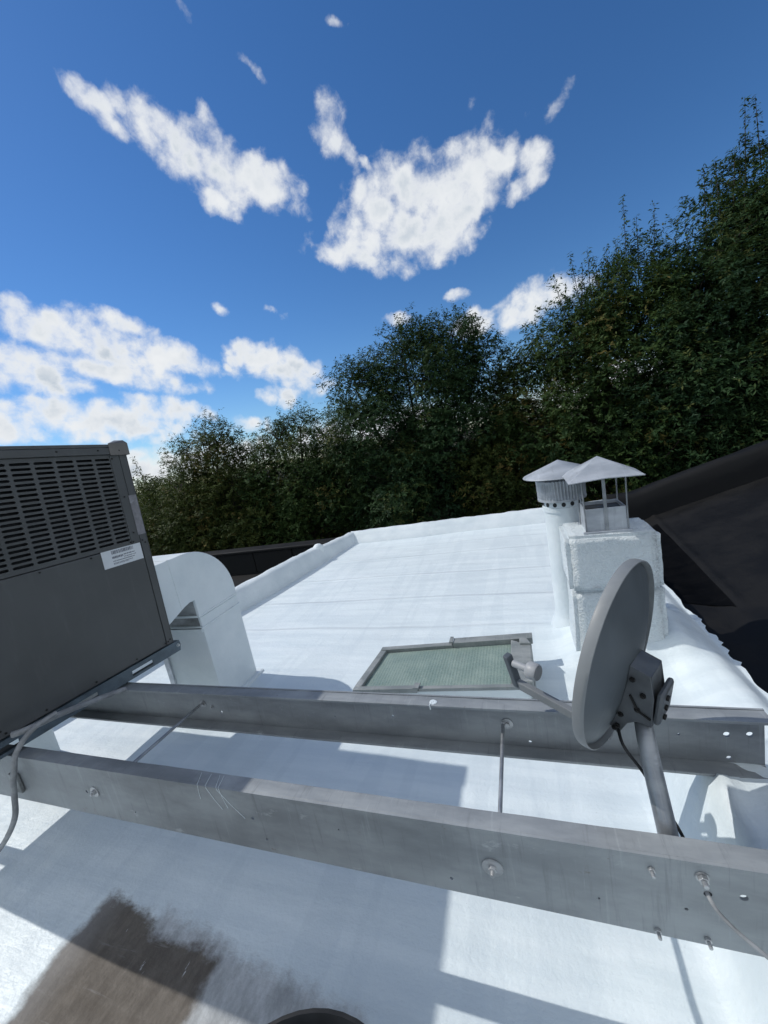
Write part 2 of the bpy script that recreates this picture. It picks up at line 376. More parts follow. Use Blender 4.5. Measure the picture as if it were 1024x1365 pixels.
# ------------------------------------------------------------------ helpers
def tag(o, label, cat, group=None, kind=None):
    if label: o['label'] = label
    if cat: o['category'] = cat
    if group: o['group'] = group
    if kind: o['kind'] = kind
    return o
def empty(name, loc=(0, 0, 0), rot=(0, 0, 0), label=None, cat=None, group=None):
    o = bpy.data.objects.new(name, None); COL.objects.link(o); o.empty_display_size = .1
    o.location = loc; o.rotation_euler = rot
    return tag(o, label, cat, group)
def pmat(parent):
    return Matrix.Translation(parent.location) @ parent.rotation_euler.to_matrix().to_4x4() if parent else Matrix()
def mk(name, verts, faces, mat, parent=None, smooth=False, world_co=False, bevel=0.0, autosmooth=None):
    if world_co and parent is not None:
        top = parent
        while top.parent: top = top.parent
        inv = pmat(top).inverted(); verts = [tuple(inv @ Vector(v)) for v in verts]
    me = bpy.data.meshes.new(name); me.from_pydata([tuple(v) for v in verts], [], faces); me.update()
    bm = bmesh.new(); bm.from_mesh(me); bmesh.ops.recalc_face_normals(bm, faces=bm.faces); bm.to_mesh(me); bm.free()
    if smooth:
        for p in me.polygons: p.use_smooth = True
    if autosmooth: me.set_sharp_from_angle(angle=R(autosmooth))
    me.materials.append(M[mat])
    o = bpy.data.objects.new(name, me); COL.objects.link(o)
    if parent: o.parent = parent
    if bevel:
        b = o.modifiers.new('bevel', 'BEVEL'); b.width = bevel; b.segments = 2; b.limit_method = 'ANGLE'; b.angle_limit = R(40)
    return o
BOXF = [(0, 1, 3, 2), (4, 6, 7, 5), (0, 4, 5, 1), (2, 3, 7, 6), (0, 2, 6, 4), (1, 5, 7, 3)]
def boxv(x0, x1, y0, y1, z0, z1):
    return [(x, y, z) for x in (x0, x1) for y in (y0, y1) for z in (z0, z1)]
def box(name, x0, x1, y0, y1, z0, z1, mat, parent=None, bevel=.002, **kw):
    return mk(name, boxv(x0, x1, y0, y1, z0, z1), BOXF, mat, parent, bevel=bevel, **kw)
def merge(*parts):
    V, Fc = [], []
    for v, f in parts:
        n = len(V); V += list(v); Fc += [tuple(i+n for i in q) for q in f]
    return V, Fc
def tubev(path, rad, n=10, caps=True):
    path = [Vector(p) for p in path]; V, Fc = [], []
    t0 = (path[1]-path[0]).normalized()
    ref = t0.orthogonal().normalized()
    for i, p in enumerate(path):
        t = (path[min(i+1, len(path)-1)]-path[max(i-1, 0)]).normalized()
        ref = (ref - t*ref.dot(t)).normalized(); b = t.cross(ref)
        r = rad[i] if isinstance(rad, (list, tuple)) else rad
        for k in range(n):
            a = 2*math.pi*k/n; V.append(p + (ref*math.cos(a)+b*math.sin(a))*r)
    for i in range(len(path)-1):
        for k in range(n):
            Fc.append((i*n+k, i*n+(k+1) % n, (i+1)*n+(k+1) % n, (i+1)*n+k))
    if caps: Fc += [tuple(reversed(range(n))), tuple(range((len(path)-1)*n, len(path)*n))]
    return V, Fc
def tube(name, path, rad, mat, parent=None, n=10, **kw):
    v, f = tubev(path, rad, n); return mk(name, v, f, mat, parent, smooth=True, autosmooth=45, **kw)
def spline(pts, k=6):
    pts = [Vector(p) for p in pts]; out = []
    for i in range(len(pts)-1):
        p0, p1, p2, p3 = pts[max(i-1, 0)], pts[i], pts[i+1], pts[min(i+2, len(pts)-1)]
        for j in range(k):
            t = j/k
            out.append(.5*((2*p1)+(p2-p0)*t+(2*p0-5*p1+4*p2-p3)*t*t+(3*p1-p0-3*p2+p3)*t**3))
    return out+[pts[-1]]
def lathev(prof, n=24, c=(0, 0, 0)):
    V, Fc = [], []
    for r, z in prof:
        for k in range(n):
            a = 2*math.pi*k/n; V.append((c[0]+r*math.cos(a), c[1]+r*math.sin(a), c[2]+z))
    for i in range(len(prof)-1):
        for k in range(n): Fc.append((i*n+k, i*n+(k+1) % n, (i+1)*n+(k+1) % n, (i+1)*n+k))
    return V, Fc
def plate(name, outer, holes, thick, mtx, mat, parent=None, bevel=0.0):
    """flat plate with real holes: outline and holes in local xy, extruded along z, moved by mtx"""
    cu = bpy.data.curves.new(name, 'CURVE'); cu.dimensions = '2D'; cu.fill_mode = 'BOTH'; cu.extrude = thick/2
    if bevel: cu.bevel_depth = bevel; cu.bevel_resolution = 1
    for loop in [outer]+list(holes):
        s = cu.splines.new('POLY'); s.points.add(len(loop)-1)
        for p, (x, y) in zip(s.points, loop): p.co = (x, y, 0, 1)
        s.use_cyclic_u = True
    tmp = bpy.data.objects.new(name+'_tmp', cu)
    me = bpy.data.meshes.new_from_object(tmp)
    bpy.data.objects.remove(tmp); bpy.data.curves.remove(cu)
    me.transform(mtx); me.name = name; me.materials.clear(); me.materials.append(M[mat])
    for p in me.polygons: p.use_smooth = False
    o = bpy.data.objects.new(name, me); COL.objects.link(o)
    if parent: o.parent = parent
    return o
def circ(x, y, r, n=14): return [(x+r*math.cos(2*math.pi*k/n), y+r*math.sin(2*math.pi*k/n)) for k in range(n)]
def pill(x, y, w, h, n=5):
    r = h/2; pts = []
    for k in range(n+1): a = -math.pi/2+math.pi*k/n; pts.append((x+w/2-r+r*math.cos(a), y+r*math.sin(a)))
    for k in range(n+1): a = math.pi/2+math.pi*k/n; pts.append((x-w/2+r+r*math.cos(a), y+r*math.sin(a)))
    return pts
def rect(x0, x1, y0, y1): return [(x0, y0), (x1, y0), (x1, y1), (x0, y1)]
M_XZ = Matrix(((1, 0, 0, 0), (0, 0, -1, 0), (0, 1, 0, 0), (0, 0, 0, 1)))     # plate xy -> world xz, extrude along -y
M_YZ = Matrix(((0, 0, 1, 0), (1, 0, 0, 0), (0, 1, 0, 0), (0, 0, 0, 1)))      # plate xy -> world yz, extrude along x
def sstep(t): t = max(0.0, min(1.0, t)); return t*t*(3-2*t)
def nz(x, y, z=0.0): return mnoise.noise(Vector((x, y, z)))
def hexbolt(name, parent, p, axis, r=.011, h=.009, washer=None, stud=.02, wname='washer'):
    """hex nut on a stud, optional washer; p in the parent's local space, axis a unit vector"""
    ax = Vector(axis).normalized(); u = ax.orthogonal().normalized(); w = ax.cross(u); p = Vector(p)
    def ring(rad, d, n): return [p+ax*d+(u*math.cos(2*math.pi*k/n)+w*math.sin(2*math.pi*k/n))*rad for k in range(n)]
    def cyl(rad, d0, d1, n):
        V = ring(rad, d0, n)+ring(rad, d1, n)
        return V, [(k, (k+1) % n, n+(k+1) % n, n+k) for k in range(n)]+[tuple(reversed(range(n))), tuple(range(n, 2*n))]
    d0 = 0.0
    if washer: d0 = .0035
    parts = [cyl(r, d0, d0+h, 6)]
    if stud: parts.append(cyl(r*.52, d0+h, d0+h+stud, 10))
    v, f = merge(*parts); o = mk(name, v, f, 'bolt', parent, bevel=.001)
    if washer:
        v, f = cyl(washer, -.0005, .0035, 22); mk(wname, v, f, 'bolt', o)
    return o

# ------------------------------------------------------------------ setting
def grid(xs, ys, fz):
    V = [(x, y, fz(x, y)) if not isinstance(fz(x, y), tuple) else fz(x, y) for y in ys for x in xs]
    n = len(xs); Fc = [(j*n+i, j*n+i+1, (j+1)*n+i+1, (j+1)*n+i) for j in range(len(ys)-1) for i in range(n-1)]
    return V, Fc
v, f = grid([-900, -200, -60, -20, -8, 0, 8, 20, 60, 200, 900], [-900, -200, -60, -20, -8, 0, 8, 20, 60, 200, 900], lambda x, y: -4.6)
tag(mk('ground', v, f, 'ground'), None, None, kind='structure')

CORNER = (-2.75, 5.86)
def left_x(y): return -2.75 - (5.86-y)*0.177            # inner foot of the left parapet
def far_y(x): return 5.86 + (x+2.75)*0.046              # inner foot of the far parapet
def roof_z(x, y):
    z = 0.012*nz(x*.8, y*.8, 1.0) + 0.004*nz(x*3, y*3, 2.0)
    fy = 1-sstep((y-1.40)/.42)                            # coated curb that carries the beam ends
    wob = .03*nz(y*3.1, 4.0, 0)+.018*nz(x*9, y*9, 8.0)
    z += .366*fy*sstep((x-.335-wob)/.15)
    z += .02*fy*sstep((x+.1)/.4)*(nz(x*5, y*5, 3)+.3)
    lump = math.exp(-((x-.47)**2/.0020+(y-1.225)**2/.0018)); z += .045*lump
    fa = sstep((y-1.35)/.5)                               # crest beside the black gutter
    z += .105*fa*sstep((x-.62)/.27)*(1-sstep((x-.90)/.16))*(1+.3*nz(y*2.3, 1, 1))
    # coating dressed up round the chimney foot
    dx = max(.24-x, 0, x-.76); dy = max(2.50-y, 0, y-2.82); d = math.hypot(dx, dy)
    z += .13*(1-sstep(d/.22))**2*(1.0 if x > .3 else .45)
    z -= .25*sstep((x-1.02)/.08)*fa
    return z
xs = sorted(set([round(-4.4+.07*i, 4) for i in range(59)]+[round(-.27+.03*i, 4) for i in range(53)]))
ys = sorted(set([round(-1.6+.06*i, 4) for i in range(35)]+[round(.5+.03*i, 4) for i in range(90)]+[round(3.2+.08*i, 4) for i in range(38)]))
def roof_pt(x, y):
    xm = 1.16 if y < 1.35 else 1.04
    jag = (.035*nz(y*6, 2.2)+.03*max(0, nz(y*17, 7.7))*2)*sstep((y-1.4)/.4)
    xx = x
    if x > 1.0: xx = 1.0+(x-1.0)*((xm+jag-1.0)/.29)
    xx = max(xx, left_x(y)-.10)
    return (xx, min(y, far_y(xx)+.08), roof_z(min(xx, 1.02) if y > 1.5 else xx, y))
v, f = grid(xs, ys, roof_pt)
roof = tag(mk('roof', v, f, 'roof', smooth=True), None, None, kind='structure')

# building body under the roof
v = [(left_x(-1.55)-.2, -1.55), (1.0, -1.55), (1.0, 6.25), (left_x(6.1)-.2, 6.1)]
mk('building_wall', [(x, y, -4.6) for x, y in v]+[(x, y, -.16) for x, y in v], [(3, 2, 1, 0), (4, 5, 6, 7), (0, 1, 5, 4), (1, 2, 6, 5), (2, 3, 7, 6), (3, 0, 4, 7)], 'parapet')
tag(bpy.data.objects['building_wall'], 'white painted masonry of the building below the roof', 'wall')

def sweep(name, path, prof, mat, parent=None, **kw):
    """profile (offset to the left of the path, height) swept along a polyline"""
    V = []; n = len(prof)
    for i, p in enumerate(path):
        a = Vector(path[max(i-1, 0)]); b = Vector(path[min(i+1, len(path)-1)]); t = (b-a).normalized(); nrm = Vector((-t.y, t.x, 0))
        for k, (o, z) in enumerate(prof):
            w = .012*nz(p[0]*4+k*.7, p[1]*4, k*.5)+.008*nz(p[0]*11, p[1]*11, k*.9)
            q = Vector(p)+nrm*(o+w); V.append((q.x, q.y, p[2]+z+w*.8))
    Fc = [(i*n+k, i*n+k+1, (i+1)*n+k+1, (i+1)*n+k) for i in range(len(path)-1) for k in range(n-1)]
    Fc += [tuple(range(n)), tuple(reversed(range((len(path)-1)*n, len(path)*n)))]
    return mk(name, V, Fc, mat, parent, smooth=True, autosmooth=60, **kw)
PROF = [(0, -.03), (.012, .03), (.05, .13), (.075, .20), (.10, .235), (.15, .25), (.21, .245), (.245, .22), (.26, .16), (.26, -.3)]
def lerp(a, b, t): return a+(b-a)*t
pl = empty('roof_parapet', (-3.2, 3.4, 0), label='low rounded white parapet along the left edge of the roof', cat='parapet')
path = [(left_x(y), y, -.065*sstep((y-4.6)/1.3)) for y in [lerp(-1.6, 6.0, i/90) for i in range(91)]]
sweep('coated_cap', path, PROF, 'parapet', pl, world_co=True)
v, f = lathev([(.001, .31), (.05, .30), (.085, .26), (.10, .20), (.11, .1)], 12, (left_x(5.1)-.16, 5.1, -.03))
mk('coating_lump', [(a+.02*nz(a*9, b*9, c*9), b*1.0+.02*nz(b*9, a*9, 3), c) for a, b, c in v], f, 'parapet', pl, smooth=True, world_co=True)
pf = empty('roof_parapet', (-1, 6, 0), label='low rounded white parapet along the far edge below the trees', cat='parapet')
path = [(x, far_y(x), 0) for x in [lerp(-2.88, 1.25, i/60) for i in range(61)]]
PROF2 = [(0, -.03), (.02, .02), (.09, .08), (.13, .125), (.16, .165), (.20, .185), (.26, .18), (.29, .15), (.30, .06), (.30, -.4)]
sweep('coated_cap', path, PROF2, 'parapet', pf, world_co=True)

# black neighbouring roof on the right: gutter, slope and far upstand
def rim(y): return 1.43+.078*(y-3.36)+.012*nz(y*1.7, 3.3)              # edge of the painted-in dark hollow beside the chimney
def black_pt(x, y):
    g = 1.22+.06*(y-2.0)                                          # where the slope begins
    z = -.135+.297*max(0.0, x-g)*sstep((x-g)/.2+.3)
    if x < 1.1: z += (1.1-x)*.25
    z += .020*math.exp(-((x-rim(y)-.035)/.030)**2)*sstep((y-3.25)/.3)      # folded lip of the sheet
    return z+.006*nz(x*1.4, y*1.1, 5)+.002*nz(x*5, y*3, 9)
ys = [round(-1.6+.05*i, 3) for i in range(156)]
xs = [round(.92+.02*i, 4) for i in range(46)]+[round(1.84+.15*i, 3) for i in range(42)]
v, f = grid(xs, ys, black_pt)
br = tag(mk('black_roof', v, f, 'black_roof', smooth=True), None, None, kind='structure')
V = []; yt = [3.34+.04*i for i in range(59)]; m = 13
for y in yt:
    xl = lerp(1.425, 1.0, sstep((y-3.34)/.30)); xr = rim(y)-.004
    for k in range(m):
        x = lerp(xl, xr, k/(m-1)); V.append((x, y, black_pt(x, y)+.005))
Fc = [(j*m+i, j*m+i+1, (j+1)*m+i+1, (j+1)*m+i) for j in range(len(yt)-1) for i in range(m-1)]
mk('hollow_shade_patch', V, Fc, 'hollow_shade', br, smooth=True)  # dark sheet that paints in the shadowed hollow beside the chimney
def up_path(x): return (x, 6.02, black_pt(x, 6.0)-.02)
prof = [(0, -.05), (.015, .06), (.03, .2), (.05, .36), (.085, .41), (.15, .43), (.24, .42), (.27, .36), (.28, -.4)]
us = empty('black_upstand', (2, 6.1, 0), label='black membrane upstand climbing along the far edge of the black slope', cat='parapet')
sweep('membrane', [up_path(1.15+.15*i) for i in range(48)], prof, 'black_roof', us, world_co=True)

# black neighbouring roof on the left and its low black wall
v, f = grid([-14+.5*i for i in range(21)], [-2+.5*i for i in range(19)], lambda x, y: -.62+.02*nz(x, y, 3))
tag(mk('neighbour_roof', v, f, 'black_roof', smooth=True), None, None, kind='structure')
nw = empty('black_wall', (-6, 6.75, -.6), label='low black wall of wide panels behind the left parapet', cat='wall')
xw = -13.4
k = 0
while xw < -3.2:
    w = .98
    box('panel', xw+.012, xw+w-.012, 6.62+.01*(k % 2), 6.80, -.66, -.17, 'black_roof', nw, .015, world_co=True)
    xw += w; k += 1
box('backing', -13.4, -3.15, 6.65, 6.9, -4.6, -.2, 'black_roof', nw, 0, world_co=True)
box('coping', -13.4, -3.15, 6.58, 6.93, -.165, -.10, 'black_roof', nw, .02, world_co=True)

# ------------------------------------------------------------------ steel beams and tie rods
def beam(label, x0, x1, yf, z0, z1, back, holes, loc):
    """channel; web outer face at yf, flanges run towards back (+1 away from the camera, -1 towards it)"""
    root = empty('steel_beam', loc, label=label, cat='beam', group='steel beams under the machine')
    L = Vector(loc); t = .007; fl = .056
    mtx = Matrix.Translation((-L.x, yf-L.y+(t/2), -L.z)) @ M_XZ
    plate('web', rect(x0, x1, z0, z1), [circ(*h) if len(h) == 3 else pill(*h) for h in holes], t, mtx, 'beam', root)
    def flange(nm, za, zb):
        if back > 0: ya, yb = yf+t+.0005, yf+fl
        else: ya, yb = yf-fl, yf-.0005
        n = 60; V = []
        for i in range(n+1):
            x = lerp(x0, x1, i/n)+L.x*0
            e = .0015*nz(x*7, za*9, 1)
            for (y, z) in ((ya, za), (yb, za+.002), (yb, zb-.002), (ya, zb)): V.append((x, y+e*(1 if y == yb else 0), z+e*.6))
        Fc = [(i*4+a, i*4+(a+1) % 4, (i+1)*4+(a+1) % 4, (i+1)*4+a) for i in range(n) for a in range(4)]+[(3, 2, 1, 0), (n*4, n*4+1, n*4+2, n*4+3)]
        mk(nm, V, Fc, 'beam', root, bevel=.0015, world_co=True)
    flange('top_flange', z1-.0105, z1-.0005); flange('bottom_flange', z0+.0005, z0+.0105)
    return root
near = beam('nearest silver grey steel channel beam, web facing the viewer with bolts', -3.35, 1.12, .80, .378, .603, 1,
            [(.276, .523, .008), (.339, .530, .008), (.235, .470, .004), (-.300, .421, .005), (-.935, .504, .006), (-.901, .428, .0045),
             (-1.494, .431, .0045), (-1.74, .487, .006), (-.62, .52, .003), (.06, .452, .003)], (-.8, .83, .378))
far = beam('farther silver grey steel channel beam behind the satellite dish', -3.35, .628, 1.33, .366, .576, -1,
           [(.531, .480, .0095), (.591, .485, .0095), (.535, .392, .0075), (-.078, .394, .0065), (-1.553, .43, .008), (-.62, .47, .006), (-.9, .45, .004), (.40, .47, .004)], (-.8, 1.31, .366))
def lb(p, root): return Vector(p)-root.location
hexbolt('bolt', near, lb((-.182, .80, .489), near), (0, -1, 0), .0105, .009, .027, .012)
hexbolt('bolt', near, lb((-1.687, .80, .496), near), (0, -1, 0), .0105, .009, .022, .006)
for p in ((.173, .567), (.176, .393), (.271, .397)): hexbolt('bolt', near, lb((p[0], .80, p[1]), near), (0, -1, 0), .0075, .007, None, .012)
hexbolt('bolt', near, lb((.267, .80, .569), near), (0, -1, 0), .0105, .009, .013, .01)
hexbolt('bolt', far, lb((-.153, 1.33, .470), far), (0, -1, 0), .010, .009, .022, 0)
hexbolt('bolt', far, lb((-1.655, 1.33, .474), far), (0, -1, 0), .010, .009, .018, 0)
hexbolt('bolt', far, lb((-1.60, 1.33, .462), far), (0, -1, 0), .008, .007, None, .006)
for x, lab in ((-.168, 'thin steel tie rod joining the beams near the satellite dish'), (-1.670, 'thin dark steel tie rod joining the beams beside the cooling machine')):
    z0, z1 = .489, .472
    o = tube('tie_rod', [(0, .812-1.07, z0-.48), (0, 0, .0), (0, 1.318-1.07, z1-.48)], .0068, 'mast', None, 10)
    o.location = (x, 1.07, .48); tag(o, lab, 'rod', 'tie rods between the beams')
# timber sleepers, coated white, that carry the hidden left ends
for y, z, lab in ((.83, .377, 'white coated block under the left end of the nearest beam'), (1.30, .365, 'white coated block under the left end of the farther beam')):
    o = box('support_block', -3.32, -3.10, y-.08, y+.08, -.03, z, 'parapet', None, .012); tag(o, lab, 'block', 'blocks under the beams')
# drips and paint scratches of white on the near beam
for i, (x, za, zb, lean) in enumerate(((-1.10, .604, .52, .05), (-1.055, .604, .50, .09), (-1.045, .604, .53, .02), (-1.135, .604, .55, .0))):
    pts = [(x-.02*(1 if i % 2 else .6), .845, .6052), (x, .802, .6045), (x+.004, .7985, .598), (x+lean*.5, .7985, lerp(za, zb, .55)), (x+lean, .7985, zb)]
    tube('paint_drip', pts, [.0005, .0009, .0008, .0007, .0010], 'parapet', near, 6, world_co=True)
v, f = lathev([(.001, .002), (.011, .0018), (.015, .0)], 12, (-.42, 1.295, .5757)); mk('paint_splat', [(a+.006*nz(a*60, b*60), b, c) for a, b, c in v], f, 'parapet', far, world_co=True)
tube('paint_drip', [(-.425, 1.29, .577), (-.43, 1.275, .577), (-.428, 1.2725, .56)], .0022, 'parapet', far, 6, world_co=True)

# ------------------------------------------------------------------ cooling machine
AC_O = (-2.125, 1.635, .645); AC_R = (R(-3.0), 0, R(-2.0))
ac = empty('air_conditioner', AC_O, AC_R, label='big brown grey rooftop air conditioner with slotted grille at left', cat='air conditioner')
L_, W_, H_ = .98, .90, 1.225
box('cabinet', -W_, -.030, -L_, -.004, .0, H_-.012, 'ac_dark', ac, 0)
box('far_panel', -W_, -.0, -.0035, .0, .0, H_-.03, 'ac', ac, 0)
# lower access panel, upper grille, corner post
box('access_panel', -.0295, -.002, -L_+.002, -.046, .004, .652, 'ac', ac, .004)
box('corner_post', -.0295, .0, -.044, -.0036, .002, H_-.05, 'ac', ac, .003)
box('post_cover', -.0295, -.001, -.098, -.0455, .656, H_-.05, 'ac', ac, .003)
slots = []
for c in range(8):
    for r in range(20):
        slots.append(pill(-.142-c*.0935, .685+r*.0243, .080, .0128))
plate('grille', rect(-L_+.002, -.1, .656, H_-.052), slots, .006, Matrix.Translation((-.0055, 0, 0)) @ M_YZ, 'ac', ac)
for r in range(26): box('coil_fin', -.0290, -.018, -L_+.01, -.102, .664+r*.0193, .668+r*.0193, 'ac_dark', ac, 0)
box('top_cover', -W_-.01, .010, -L_-.01, .010, H_-.012, H_+.006, 'ac', ac, .005)
box('top_flange', -.004, .0095, -L_-.01, .0095, H_-.050, H_-.0125, 'ac', ac, .003)
# raised corner cap on the lid
v = [(.013, .013, H_-.055), (.013, -.10, H_-.055), (-.09, .013, H_-.055), (.013, .013, H_+.012), (.013, -.10, H_+.010), (-.09, .013, H_+.010), (-.03, -.03, H_+.034), (.0, .0, H_+.030)]
f = [(0, 1, 4, 7, 3), (0, 3, 7, 5, 2), (4, 6, 7), (5, 7, 6), (4, 5, 6), (1, 0, 2), (1, 2, 5, 4)]
mk('corner_cap', v, f, 'ac_cap', ac)
for y, z in ((-.045, 1.195), (-.16, 1.197), (-.36, 1.197), (-.60, 1.197), (-.09, 1.15), (-.075, .93), (-.075, .72), (-.035, .665), (-.02, .648), (-.105, .668), (-.33, .640), (-.56, .640), (-.80, .640),
             (-.02, .030), (-.035, .022), (-.055, .020), (-.24, .022), (-.46, .022), (-.68, .022), (-.83, .022), (-.845, .04), (-.09, .668)):
    o = hexbolt('screw', ac, (.0005 if z < 1.18 else .0095, y, z), (1, 0, 0), .0048, .004, None, 0); o.data.materials[0] = M['screw']
box('foil_tape', .0005, .0012, -.050, -.004, .70, .935, 'tape', ac, 0)
lab = box('rating_label', -.0015, -.0006, -.278, -.052, .560, .655, 'label', ac, 0)
rnd = random.Random(3)
yy = -.225                                                       # bar code and blurred print lines on the label
bars = []
while yy < -.10:
    w = rnd.choice((.002, .003, .005)); bars.append((boxv(-.00055, -.00035, yy, yy+w, .629, .649), BOXF)); yy += w+rnd.choice((.002, .003))
for z, a, b, h in ((.605, -.226, -.165, .012), (.612, -.160, -.095, .006), (.600, -.160, -.090, .004), (.588, -.225, -.10, .005), (.577, -.225, -.115, .004), (.572, -.225, -.14, .003)):
    y = a
    while y < b:
        w = rnd.uniform(.003, .008); bars.append((boxv(-.00055, -.00035, y, min(y+w, b), z, z+h), BOXF)); y += w+rnd.uniform(.0015, .003)
v, f = merge(*bars); mk('print', v, f, 'ink', lab)
box('switch_box', .001, .035, -.975, -.885, .15, .30, 'label', ac, .006)

# mounting rails
for dx, labl in ((0, 'slotted blue grey mounting rail under the near side of the air conditioner'), (-.84, 'slotted mounting rail under the hidden side of the air conditioner')):
    c, s = math.cos(AC_R[2]), math.sin(AC_R[2])
    rl = empty('mounting_rail', (AC_O[0]+dx*c, AC_O[1]+dx*s, AC_O[2]), AC_R, label=labl, cat='rail', group='mounting rails on the beams')
    hl = [rect(-.16-.125, -.16, -.052, -.024), rect(-.47-.125, -.47, -.052, -.024), rect(-.80-.125, -.80, -.052, -.024), circ(.018, -.030, .012)]
    plate('web', [(-.968, -.066), (.028, -.066), (.036, -.03), (.030, -.0005), (-.968, -.0005)], hl, .004, Matrix.Translation((.006, 0, 0)) @ M_YZ, 'rail', rl)
    box('foot', -.045, .0035, -.968, .028, -.0655, -.0615, 'rail', rl, .001)
    box('lip', -.040, .0035, -.968, .030, -.0055, -.0015, 'rail', rl, .001)
    hexbolt('bolt', rl, (.008, .018, -.030), (1, 0, 0), .008, .008, None, 0)

# flexible conduit hanging from the machine, and a pipe end beside it
o = tube('conduit', spline([(-2.00, .92, .73), (-2.02, .83, .715), (-2.05, .775, .655), (-2.075, .760, .585), (-2.115, .758, .52), (-2.150, .757, .44), (-2.16, .74, .36), (-2.27, .73, .24), (-2.42, .72, .12), (-2.55, .70, .03), (-2.75, .68, .005)], 6), .0105, 'conduit', None, 12)
tag(o, 'grey flexible conduit hanging over the nearest beam below the air conditioner', 'conduit')
o = tube('pipe_stub', spline([(-2.045, 1.235, .612), (-2.04, 1.10, .655), (-2.03, .95, .70), (-2.05, .84, .715), (-2.09, .80, .715)], 6), .013, 'conduit', None, 12)
tag(o, 'straight grey pipe leaving the rail beside the air conditioner', 'pipe')
o = box('junction_plate', -2.215, -2.155, .786, .7985, .43, .52, 'tape_dirty', None, .003); tag(o, 'small dull plate on the nearest beam behind the conduit', 'plate')

# ------------------------------------------------------------------ duct
DX = -2.14
du = empty('air_duct', (DX-.2, 2.07, 0), label='white coated sheet metal duct elbow going down into the roof', cat='duct')
prof = []
for k in range(17):
    a = math.pi/2*(1-k/16); prof.append((1.88+.385*math.cos(a), .75+.385*math.sin(a)))
prof = [(1.56, 1.135)]+prof+[(2.263, .68), (1.88, .68), (1.88, .812), (1.84, .812), (1.79, .800), (1.73, .778), (1.66, .752), (1.56, .742)]
def prism_yz(name, pts, x0, x1, mat, parent, bevel=0.0):
    n = len(pts); V = [(x0, y, z) for y, z in pts]+[(x1, y, z) for y, z in pts]
    Fc = [tuple(range(n)), tuple(reversed(range(n, 2*n)))]+[(k, (k+1) % n, n+(k+1) % n, n+k) for k in range(n)]
    return mk(name, V, Fc, mat, parent, world_co=True, bevel=bevel)
prism_yz('elbow', prof, DX-.42, DX, 'duct', du, .006)
box('leg', DX-.418, DX-.003, 1.884, 2.259, -.04, .6795, 'duct', du, .006, world_co=True)
prism_yz('joint_band', [(1.872, .598), (2.269, .598), (2.269, .612), (1.872, .612)], DX-.426, DX+.004, 'duct', du, .003)
prism_yz('joint_band', [(1.872, .684), (2.270, .684), (2.270, .698), (1.872, .698)], DX-.426, DX+.004, 'duct', du, .003)
prism_yz('seam', [(1.765, .795), (1.775, .80), (1.775, 1.138), (1.765, 1.138)], DX-.424, DX+.003, 'duct', du, .002)
box('tape_patch', DX-.40, DX-.02, 1.8795, 1.8835, .62, .80, 'tape_dirty', du, .001, world_co=True)
box('flange_strip', DX-.42, DX-.004, 1.872, 1.8830, .575, .615, 'duct', du, .003, world_co=True)
box('corner_angle', DX-.445, DX-.400, 1.868, 1.8825, -.02, .56, 'galv', du, .002, world_co=True)
v, f = merge((boxv(DX-.46, DX+.04, 1.845, 2.30, -.03, .022), BOXF)); mk('foot_flashing', v, f, 'duct', du, bevel=.015, world_co=True)

# ------------------------------------------------------------------ skylight
sk = empty('skylight', (-.6, 2.2, 0), label='flat green wired glass skylight with grey metal frame set in the roof', cat='skylight')
X0, X1, Y0, Y1 = -1.10, -.10, 1.875, 2.34                      # outer corners of the near-left frame at z ~ .17
def quadbox(name, pts, z0, z1, mat, bevel=.004):
    V = [(x, y, z0) for x, y in pts]+[(x, y, z1) for x, y in pts]
    return mk(name, V, [(3, 2, 1, 0), (4, 5, 6, 7), (0, 1, 5, 4), (1, 2, 6, 5), (2, 3, 7, 6), (3, 0, 4, 7)], mat, sk, bevel=bevel, world_co=True)
def farY(x): return 2.325+(x-X0)*.125
def nearY(x): return 1.868+(x-X0)*.085
quadbox('curb', [(X0+.015, nearY(X0)+.015), (X1+.03, nearY(X1)+.015), (X1+.03, farY(X1)-.015), (X0+.05, farY(X0)-.015)], -.03, .150, 'parapet')
def strip(name, x0, x1, fy, o0, o1, z0, z1, b=.003):
    quadbox(name, [(x0, fy(x0)+o0), (x1, fy(x1)+o0), (x1, fy(x1)+o1), (x0, fy(x0)+o1)], z0, z1, 'sky_frame', b)
strip('frame_bar', X0+.04, -.555, farY, -.030, .012, .150, .182)
strip('frame_bar', -.553, X1+.06, farY, -.030, .036, .150, .196)
strip('frame_bar', X0, -.70, nearY, .0, .034, .150, .180)
strip('frame_bar', -.698, X1-.02, nearY, .012, .040, .150, .170)
quadbox('frame_bar', [(X0, nearY(X0)+.035), (X0+.045, nearY(X0)+.035), (X0+.085, farY(X0)-.026), (X0+.040, farY(X0)-.026)], .1505, .181, 'sky_frame')
quadbox('end_cap', [(X1-.075, nearY(X1)+.042), (X1+.045, nearY(X1)+.03), (X1+.050, farY(X1)-.10), (X1-.075, farY(X1)-.031)], .1505, .190, 'sky_frame', .008)
quadbox('end_cap', [(X1-.020, farY(X1)-.10), (X1+.050, farY(X1)-.099), (X1+.020, farY(X1)-.0305), (X1-.020, farY(X1)-.0305)], .1505, .205, 'sky_frame', .006)
quadbox('end_plate', [(X1+.032, nearY(X1)+.0), (X1+.050, nearY(X1)+.0), (X1+.050, farY(X1)-.02), (X1+.032, farY(X1)-.02)], -.02, .149, 'sky_frame', .002)
quadbox('joint_clip', [(-.725, nearY(-.7)-.004), (-.690, nearY(-.7)-.004), (-.685, nearY(-.7)+.044), (-.72, nearY(-.7)+.044)], .181, .188, 'sky_frame', .001)
